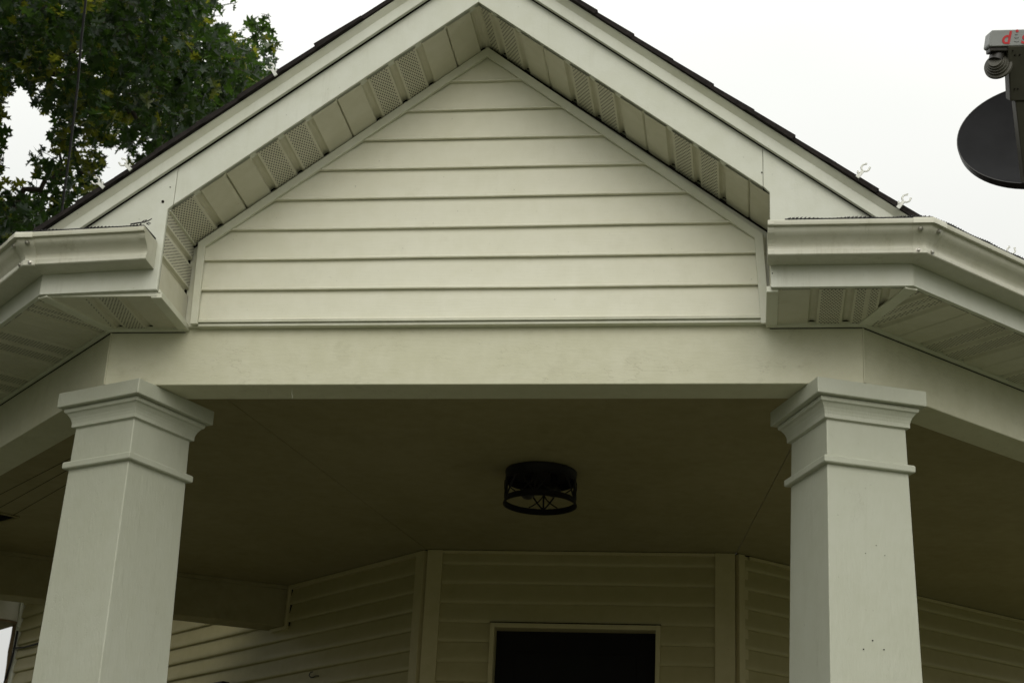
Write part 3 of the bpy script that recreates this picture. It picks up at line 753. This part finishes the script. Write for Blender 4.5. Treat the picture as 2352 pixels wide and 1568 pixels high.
# ------------------------------------------------------------------ ceiling light
lc = np.array([.003, 1.724, ZC])
lamp = empty('ceiling_light', tuple(lc), 'round black metal drum light with open scrollwork fixed under the porch ceiling', 'ceiling light')
s = MB(); s.lathe([(0, -.001), (.140, -.001), (.146, -.004), (.146, -.012), (.1445, -.014), (.1445, -.046), (.1425, -.046), (.1425, -.016), (0, -.016)], lc, 64); s.build('canopy', 'black', lamp, smooth=True)
s = MB(); s.lathe([(.1435, -.118), (.1455, -.118), (.1455, -.136), (.150, -.138), (.150, -.143), (.1435, -.143), (.1435, -.118)], lc, 64); s.build('lower_ring', 'black', lamp, smooth=True)
vdir = math.atan2(CAM[1]-lc[1], CAM[0]-lc[0])
def cyl(a, z, r=.1445): return lc+np.array([r*math.cos(a), r*math.sin(a), z])
for a0 in (R(76), -R(76)):
    s = MB(); a = vdir+a0; t_ = np.array([-math.sin(a), math.cos(a), 0]); c_ = np.array([math.cos(a), math.sin(a), 0])
    s.obox(lc+c_*.141-t_*.015+[0, 0, -.125], t_*.030, c_*.004, (0, 0, .085)); s.build('strap', 'black', lamp)
for a_ in (-.16, 1.2, -1.2, math.pi-.10):
    a = vdir + a_
    s = MB(); dA = .42
    s.tube([cyl(a, -.044), cyl(a, -.12)], .0038, 6)
    for sg in (-1, 1):
        s.tube([cyl(a+sg*dA*t**.8, -.12+.078*t) for t in np.linspace(0, 1, 9)], .0036, 6)
        s.tube([cyl(a+sg*dA*t**1.4, -.046-.07*t**.7) for t in np.linspace(0, 1, 9)], .0026, 6)
    s.build('scrollwork', 'black', lamp)
for off in ((-.055, .02), (.055, -.015)):
    bc = lc+np.array([off[0], off[1], 0])
    s = MB(); s.lathe([(.014, -.016), (.014, -.045), (0, -.045)], bc, 20); s.build('bulb_socket', 'black', lamp, smooth=True)
    s = MB(); s.lathe([(.012, -.045), (.016, -.058), (.027, -.072), (.031, -.086), (.027, -.100), (.014, -.110), (0, -.113)], bc, 24); s.build('bulb', 'dishrim', lamp, smooth=True)

# recessed vent in the ceiling at the far left
v = [Zp(x, y, ZC-.004) for x, y in ((-40, 1170), (35, 1187), (-2, 1197), (-70, 1186))]
s = MB(); s.prism(v, [p+np.array([0, 0, .004-.0005]) for p in v]); vo = s.build('ceiling_vent', 'dark'); tag(vo, 'small dark square vent opening in the porch ceiling at far left', 'vent')
cc = sum(v)/4; s = MB()
for i in range(4):
    a, b_ = v[i], v[(i+1) % 4]; s.tube([cc+(a-cc)*1.15, cc+(b_-cc)*1.15], .006, 4)
s.build('vent_frame', 'ceiling', vo)

# ------------------------------------------------------------------ shingle clips
def make_clip(px, py, flip, label, dep=-.347, lean=0):
    p = Yp(px, py, dep)
    r = empty('light_clip', tuple(p), label, 'clip', 'clear plastic light clips along the roof edge')
    sg = -1 if flip else 1
    def Q(x, z, y=0): return p+np.array([sg*(x*math.cos(lean)+z*math.sin(lean)), y, -x*math.sin(lean)+z*math.cos(lean)])
    s = MB()
    s.prism([Q(-.006, -.002), Q(.006, -.002), Q(.0045, .026), Q(-.0045, .026)], [Q(-.006, -.002, .005), Q(.006, -.002, .005), Q(.0045, .026, .005), Q(-.0045, .026, .005)])
    s.build('stem', 'clip', r, bevel=.0008)
    s = MB()
    c0 = (.0, .037); rad = .0115
    for a0, a1 in ((R(-80), R(40)), (R(-100), R(-245))):
        pts = [Q(c0[0]+rad*math.cos(a0+(a1-a0)*t), c0[1]+rad*math.sin(a0+(a1-a0)*t), .002) for t in np.linspace(0, 1, 10)]
        e = pts[-1]; out = e-Q(c0[0], c0[1], .002); pts.append(e+out*.35)
        s.tube(pts, .0028, 6)
    s.build('hook', 'clip', r, smooth=True)
    s = MB(); s.prism([Q(-.004, .008), Q(-.013, .014), Q(-.012, .018), Q(-.003, .014)], [Q(-.004, .008, .012), Q(-.013, .014, .012), Q(-.012, .018, .012), Q(-.003, .014, .012)]); s.build('foot_tab', 'clip', r)
    return r
make_clip(1970, 406, False, 'upper clip of the two standing on the right roof slope', lean=R(38))
make_clip(2063, 476, False, 'lower clip on the right roof slope, close to the gutter corner', lean=R(40))
make_clip(633, 172, True, 'highest clear clip on the left roof slope, against the sky by the oak', lean=R(34))
make_clip(299, 389, True, 'middle clear clip on the left roof slope, below the tree gap', lean=R(46))
make_clip(237, 430, True, 'lowest clear clip on the left roof slope, above the left gutter', lean=R(50))
make_clip(2322, 600, False, 'half hidden clip behind the right gutter lip near the frame edge', dep=.0, lean=R(5))

# ------------------------------------------------------------------ satellite dish
Pd = far(2382, 304, 6.0)
dirc = CAM-Pd; az = math.atan2(dirc[1], dirc[0])+R(-6); el = R(15)
nD = np.array([math.cos(az)*math.cos(el), math.sin(az)*math.cos(el), math.sin(el)])
xD = np.cross([0, 0, 1], nD); xD /= np.linalg.norm(xD); yD = np.cross(nD, xD)
rot = R(-9); xE = xD*math.cos(rot)+yD*math.sin(rot); yE = -xD*math.sin(rot)+yD*math.cos(rot)
dish = empty('satellite_dish', tuple(Pd-np.array([0, 0, .6])), 'dark grey satellite dish cut by the right frame edge with red lettering on its receiver', 'satellite dish')
s = MB(); prof = [(r_, .055*(r_/.27)**2-.055) for r_ in np.linspace(0, .27, 10)]
s.lathe([(r_*1.0, z) for r_, z in prof]+[(.270, .002)], Pd, 72, ax=(xE*.985, yE*.83, nD)); s.build('reflector', 'dishgrey', dish, smooth=True)
s = MB(); s.lathe([(.270, .002), (.2735, .002), (.2745, -.004), (.2735, -.030), (.266, -.034), (.2, -.060), (.1, -.075), (0, -.08)], Pd, 72, ax=(xE*.985, yE*.83, nD)); s.build('rim', 'dishrim', dish, smooth=True)
# receiver bracket in front of the dish
Pl = far(2362, 86, 5.62)
Fd = CAM-Pl; Fd = Fd/np.linalg.norm(Fd)
xL = RT2*math.cos(R(1.5))+UP2*math.sin(R(1.5)); nL = -FW*math.cos(R(4))+UP2*math.sin(R(4)); nL = nL-xL*(xL @ nL); nL /= np.linalg.norm(nL); yL = np.cross(nL, xL)
def Lp(x, y, z): return Pl+xL*x+yL*y+nL*z
def rbox(mb, x0, x1, y0, y1, z0, z1): mb.obox(Lp(x0, y0, z0), xL*(x1-x0), yL*(y1-y0), nL*(z1-z0))
s = MB(); hw, hh = .127, .0265
q = [(-hw+.004, -hh), (hw-.004, -hh), (hw, -hh+.006), (hw-.006, hh-.006), (hw-.012, hh), (-hw+.014, hh), (-hw+.008, hh-.006), (-hw, -hh+.006)]
s.prism([Lp(x, y, .0) for x, y in q], [Lp(x, y, -.06) for x, y in q]); s.build('receiver', 'lnb', dish, bevel=.003)
s = MB(); rbox(s, -hw+.006, hw-.01, -hh-.014, -hh-.0005, -.055, -.006); s.build('receiver_base', 'dishrim', dish, bevel=.003)
# lettering
def glyph(text, size, mb_name, matn, x, y, shear=.25):
    c_ = bpy.data.curves.new('txt', 'FONT'); c_.body = text; c_.size = size; c_.extrude = .0006; c_.offset = size*.018; c_.shear = shear
    tmp = bpy.data.objects.new('tmp', c_); col.objects.link(tmp); bpy.context.view_layer.update()
    me = bpy.data.meshes.new_from_object(tmp.evaluated_get(bpy.context.evaluated_depsgraph_get())); bpy.data.objects.remove(tmp)
    wx = max(v_.co.x for v_ in me.vertices)
    for v_ in me.vertices:
        p = Lp(x+v_.co.x, y+v_.co.y, .0006+v_.co.z); v_.co = Vector(p)
    me.materials.clear(); me.materials.append(MT[matn]); o_ = bpy.data.objects.new(mb_name, me); col.objects.link(o_); o_.parent = dish; o_.location = -dish.location
    return x+wx
y0 = -.019
xx = glyph('d', .058, 'lettering', 'red', -.088, y0)
xi = xx+.006
s = MB(); s.lathe([(0, .0012), (.0048, .0012), (.0048, .0002)], Lp(xi+.010, y0+.040, 0), 20, ax=(xL, yL, nL)); s.build('lettering_dot', 'red', dish)
s = MB()
for r_, yy in ((.006, .027), (.008, .017), (.010, .006)):
    s.tube([Lp(xi+.007+r_*math.sin(t)*.8, y0+yy-r_*.35*math.cos(t)+.003, .0008) for t in np.linspace(-1.3, 1.3, 9)], .0007, 5)
s.build('lettering_arcs', 'printgrey', dish)
glyph('sh', .058, 'lettering', 'red', xi+.019, y0)
# arm: wide near the receiver, narrower channel below, running back to the foot of the dish
foot = Pd - yE*.25 + nD*.02
def Ap(t, x, z):
    base = Lp(.0, -hh-.0, -.004)*(1-t)+(foot)*t
    return base+xL*x+nL*z
s = MB(); x0a = -.067
q0 = [Lp(x0a, -hh-.001, .004), Lp(.072, -hh-.001, .004), Lp(.072, -hh-.001, -.05), Lp(x0a, -hh-.001, -.05)]
dn = foot-Lp(0, -hh, 0); dn = dn/np.linalg.norm(dn)
q1 = [q0[0]+dn*.19+xL*.010, q0[1]+dn*.19-xL*.010, q0[2]+dn*.17-xL*.010, q0[3]+dn*.17+xL*.010]
s.prism(q0, q1); s.build('arm_bracket', 'armgrey', dish, bevel=.004)
q2 = [q1[0]+xL*.018-nL*.006, q1[1]-xL*.018-nL*.006, q1[2]-xL*.018, q1[3]+xL*.018]
Lr_ = .30
q3 = [p+dn*Lr_+xL*.015+xL*(.02 if i in (0, 3) else -.02) for i, p in enumerate(q2)]
s = MB(); s.prism(q2, q3); s.build('arm', 'armgrey', dish, bevel=.003)
for x_, y_ in ((-.052, -.043), (-.045, -.058), (-.030, -.058), (-.045, -.175), (-.034, -.175)):
    s = MB(); p = q0[0]+xL*(x_-x0a)+dn*(-y_-hh)+nL*.0015; s.lathe([(0, .002), (.0022, .002), (.0025, -.001)], p, 10, ax=(xL, yL, nL)); s.build('rivet', 'dark', dish)
# feed horn (ribbed cone) pointing back at the dish
fh = Lp(-.088, -.075, -.045)
ax_ = (xL, np.cross(nL, xL)*.9+0*nL, nL)
s = MB(); aim = (Pd-fh); aim /= np.linalg.norm(aim); axx = np.cross(aim, [0, 0, 1]); axx /= np.linalg.norm(axx); ayy = np.cross(aim, axx)
s.lathe([(0, -.03), (.022, -.03), (.024, -.022), (.027, -.022), (.028, -.014), (.032, -.014), (.033, -.006), (.037, -.006), (.038, .002), (.045, .004), (.046, .012), (.043, .016), (0, .017)], fh, 40, ax=(axx, ayy, aim))
s.build('feed_horn', 'armgrey', dish, smooth=True)
s = MB(); s.tube([Lp(-.085, -hh-.006, -.04), fh-aim*.02], .024, 16); s.build('horn_neck', 'dishrim', dish, smooth=True)
s = MB(); mb0 = Pd-nD*.09; s.tube([mb0+nD*.02, mb0-nD*.05], .05, 20); s.tube([mb0-nD*.05, mb0-nD*.05-np.array([0, 0, .5]), mb0-nD*.05-np.array([0, 0, .62])], .02, 16)
s.box(mb0[0]-.07, mb0[0]+.07, mb0[1]-.05, mb0[1]+.2, mb0[2]-.68, mb0[2]-.62); s.build('mast', 'armgrey', dish, smooth=True)

# ------------------------------------------------------------------ wires, hook
s = MB(); pts = [far(x, y, 9) for x, y in ((210, -60), (197, 0), (187, 90), (178, 200), (160, 350), (143, 475), (128, 620), (120, 720))]; s.tube(pts, .0065, 8)
tag(s.build('power_cable', 'cable'), 'thin black service cable running steeply down in front of the oak', 'cable')
a_ = np.array((XL, Dw, 0)); onl = lambda x, y, e=.02: at(x, y, a_+nl*e, nl)
s = MB(); s.tube([onl(*q, .02) for q in ((718, 1541), (712, 1544), (710, 1550), (714, 1555), (720, 1554), (725, 1551), (732, 1551))], .0028, 8)
tag(s.build('wall_hook', 'black', smooth=True), 'small curved dark hook screwed into the porch siding', 'hook')
s = MB(); s.tube([onl(*q, .03) for q in ((40, 1448), (36, 1470), (30, 1500), (22, 1530), (12, 1560), (4, 1590))], .008, 8); s.tube([onl(*q, .03) for q in ((31, 1488), (55, 1486), (80, 1479), (110, 1470))], .007, 8)
tag(s.build('wall_cable', 'cable'), 'dark cable looping along the far left end of the house wall', 'cable')
s = MB(); c_ = onl(510, 1594, .05); s.obox(c_-ul*(-.09)-np.array([0, 0, .09]), -ul*.18, nl*.07, (0, 0, .13)); s.obox(c_-ul*(-.07)+np.array([0, 0, .0405]), -ul*.14, nl*.05, (0, 0, .02))
wl_ = empty('wall_lantern', tuple(c_), 'black wall lantern top just rising into the bottom of the frame', 'wall light')
s.build('lantern_cap', 'black', wl_, bevel=.004)
s = MB(); s.obox(c_-ul*(-.075)-np.array([0, 0, .29]), -ul*.15, nl*.06, (0, 0, .199)); s.build('lantern_body', 'glass', wl_)
s = MB(); p = Yp(670, 905, BT*.3); s.tube([p+np.array([0, 0, .018]), p, p+np.array([.004, 0, -.006]), p+np.array([.002, 0, -.014])], .0009, 5)
tag(s.build('hanging_thread', 'column'), 'thin pale strand hanging from the front beam edge, left of centre', 'thread')

# ------------------------------------------------------------------ oak tree
TREE = """
9999999999999999940000
9999999999999999950000
9999999999999999970000
9999999999999999940000
9999999999999999950000
9999999999999999900300
9999999999999999990440
9999999997999999999850
9999997788999999999970
9999965589999999999950
9999900469999999999700
9999800057998999980000
9999700065787799700000
9999700376604079000000
9999600476500045000000
9999734467200026000000
9999999770040000000000
9999999995000000000000
9999999999000000000000
9999999999000000000000
"""
rows = TREE.strip().split('\n'); CX0, CY0, CS = -200, -180, 40
rt = random.Random(21)
leaf = [(0, 0), (.06, .16), (.30, .10), (.24, .28), (.10, .36), (.46, .46), (.30, .58), (.12, .62), (.28, .84), (.10, .82), (0, 1.0)]
leaf = leaf + [(-x, y) for x, y in reversed(leaf[1:-1])]
LN = len(leaf)
V = []; F = []; MI = []
nrng = np.random.default_rng(4)
tw = MB()
def add_leaf(p, d, nrm, size, young):
    d = d/np.linalg.norm(d); s_ = np.cross(d, nrm); s_ /= np.linalg.norm(s_)+1e-9; n_ = np.cross(s_, d)
    b0 = len(V); fold = nrng.uniform(.1, .5); curl = nrng.uniform(-.1, .35)
    for x, y in leaf: V.append(p+size*(s_*x*.95+d*y+n_*(abs(x)*fold - curl*y*y*.5)))
    # two halves, folded on the midrib
    h = (LN)//2
    F.append(tuple(range(b0, b0+11))); F.append((b0,)+tuple(range(b0+10, b0+LN))); MI.extend([young, young])
cnt = 0
for r_i, row in enumerate(rows):
    for c_i, ch in enumerate(row):
        dns = int(ch)
        if dns == 0: continue
        nt_ = dns*1.9*(1.35 if dns == 9 else .72); ntw = int(nt_)+(rt.random() < nt_ % 1)
        for _ in range(ntw):
            px = CX0+(c_i+rt.random())*CS; py = CY0+(r_i+rt.random())*CS
            dist = rt.uniform(11.8, 16.5) if dns > 7 else rt.uniform(12.2, 14.5)
            p = far(px, py, dist)
            ax = np.array([nrng.normal(), nrng.normal(), nrng.normal()*.5-.25]); ax /= np.linalg.norm(ax)
            L = rt.uniform(.04, .12); tw.tube([p-ax*L*.95, p-ax*L*.4+np.array([0, 0, .005]), p], .003, 4, r2=.0015)
            yg = 1 if (rt.random() < (.36 if (px < 260 and 100 < py < 480) else .09)) else 0
            for k in range(rt.randint(3, 6)):
                q = p-ax*L*rt.random()
                dd = ax*.5+nrng.normal(size=3)*.75+np.array([0, 0, -.35]); nn_ = np.array([0, 0, 1.])+nrng.normal(size=3)*.7
                add_leaf(q, dd, nn_, (rt.uniform(.05, .085) if rt.random() < .75 else rt.uniform(.09, .14)), yg if rt.random() < .8 else 0); cnt += 1
for _ in range(1500):  # extra crown leaves left of the frame, added to shade the porch's left side
    px = rt.uniform(-1700, -200); py = rt.uniform(-500, 900); dist = rt.uniform(9, 16)
    p = far(px, py, dist)
    for k in range(5):
        add_leaf(p+nrng.normal(size=3)*.18, nrng.normal(size=3)+np.array([0, 0, -.35]), np.array([0, 0, 1.])+nrng.normal(size=3)*.7, rt.uniform(.14, .26), 0)
tree = empty('oak_tree', (-8.2, 7.5, GZ), 'large leafy oak with lobed dark green leaves rising behind the left roof slope', 'tree')
me = bpy.data.meshes.new('crown'); me.from_pydata([tuple(v_) for v_ in V], [], F); me.materials.append(MT['leaf']); me.materials.append(MT['leafy'])
me.polygons.foreach_set('material_index', MI)
cr_o = bpy.data.objects.new('crown', me); col.objects.link(cr_o); cr_o.parent = tree; cr_o.location = -tree.location
tw.build('twig', 'bark', tree, weld=False)
tb_ = np.array(tree.location)
s = MB(); s.tube([tb_, tb_+[.1, 0, 2.5], tb_+[.2, -.2, 5], tb_+[.1, -.2, 7.5], tb_+[.5, -.3, 10.5]], .38, 14, r2=.12); s.build('trunk', 'bark', tree, smooth=True)
def limb(h, pts, r0):
    s = MB(); st = tb_+np.array([.15, -.1, h]); P = [st]+[far(*q) for q in pts]
    out = []
    for i in range(len(P)-1):
        for t in np.linspace(0, 1, 6)[:-1]: out.append(P[i]+(P[i+1]-P[i])*t+nrng.normal(size=3)*.03*(i > 0))
    out.append(P[-1]); s.tube(out, r0, 7, r2=.008); s.build('limb', 'bark', tree, smooth=True)
limb(5.2, [(-260, 60, 14.5), (60, 150, 13.8), (170, 120, 13.5), (260, 20, 13.6)], .05)
limb(5.8, [(-240, -20, 15), (120, 170, 14.0), (300, 260, 13.6), (360, 310, 13.2)], .06)
limb(6.4, [(-200, -80, 15), (0, 60, 14.6), (220, 60, 14.2), (420, 120, 13.8), (560, 160, 13.4)], .06)
limb(2.4, [(-200, 560, 13.5), (20, 480, 13), (110, 420, 12.8), (150, 350, 12.8)], .05)
limb(5.6, [(-60, -40, 15), (200, -60, 14.6), (420, -20, 14)], .14)
limb(6.0, [(-150, 40, 14.5), (150, 200, 14), (160, 300, 13.6), (190, 400, 13.2)], .04)
print('leaves', cnt)

# unseen trees added outside the frame to shade the porch sides
def added_shade_tree(loc, cr_, rad, n, label):
    r = empty('added_shade_tree', loc, label, 'tree')
    V2 = []; F2 = []; g_ = np.random.default_rng(int(abs(loc[0])*10))
    lf = np.array([(0, 0), (.3, .25), (.22, .45), (.4, .7), (.1, .75), (0, 1), (-.1, .75), (-.4, .7), (-.22, .45), (-.3, .25)])
    cl = g_.normal(size=(40, 3)); cl = cl/np.linalg.norm(cl, axis=1)[:, None]*g_.uniform(.35, .85, (40, 1))
    for i in range(n):
        c_ = cl[g_.integers(40)]*rad + g_.normal(size=3)*rad*.16
        p = np.array(loc)+np.array([0, 0, cr_])+c_*np.array([1, 1, 1.1])
        d = g_.normal(size=3)+[0, 0, -.3]; d /= np.linalg.norm(d); q = np.cross(d, g_.normal(size=3)); q /= np.linalg.norm(q)
        b0 = len(V2); sz = g_.uniform(.22, .4)
        for x, y in lf: V2.append(tuple(p+(q*x+d*y)*sz))
        F2.append(tuple(range(b0, b0+10)))
    me = bpy.data.meshes.new('crown'); me.from_pydata(V2, [], F2); me.materials.append(MT['leaf'])
    o_ = bpy.data.objects.new('crown', me); col.objects.link(o_); o_.parent = r; o_.location = -r.location
    l = np.array(loc, float); s = MB(); s.tube([l, l+[.1, 0, 1.5], l+[0, .1, cr_]], .28, 12, r2=.12); s.build('trunk', 'bark', r, smooth=True)
    for k in range(5):
        a = k*1.257; s = MB(); s.tube([l+[0, .05, cr_-1.2], l+[rad*.3*math.cos(a), rad*.3*math.sin(a), cr_], l+[rad*.7*math.cos(a), rad*.7*math.sin(a), cr_+rad*.4]], .09, 8, r2=.02); s.build('limb', 'bark', r, smooth=True)
added_shade_tree((-6.6, -2.6, GZ), 4.4, 3.4, 10000, 'unseen broad tree added left of the porch to shade its side')
added_shade_tree((-10.5, 1.5, GZ), 4.2, 3.6, 6000, 'second unseen tree added further left to shade the porch side')
added_shade_tree((8.6, -2.6, GZ), 3.6, 2.8, 6000, 'unseen round tree added right of the porch to shade its side')
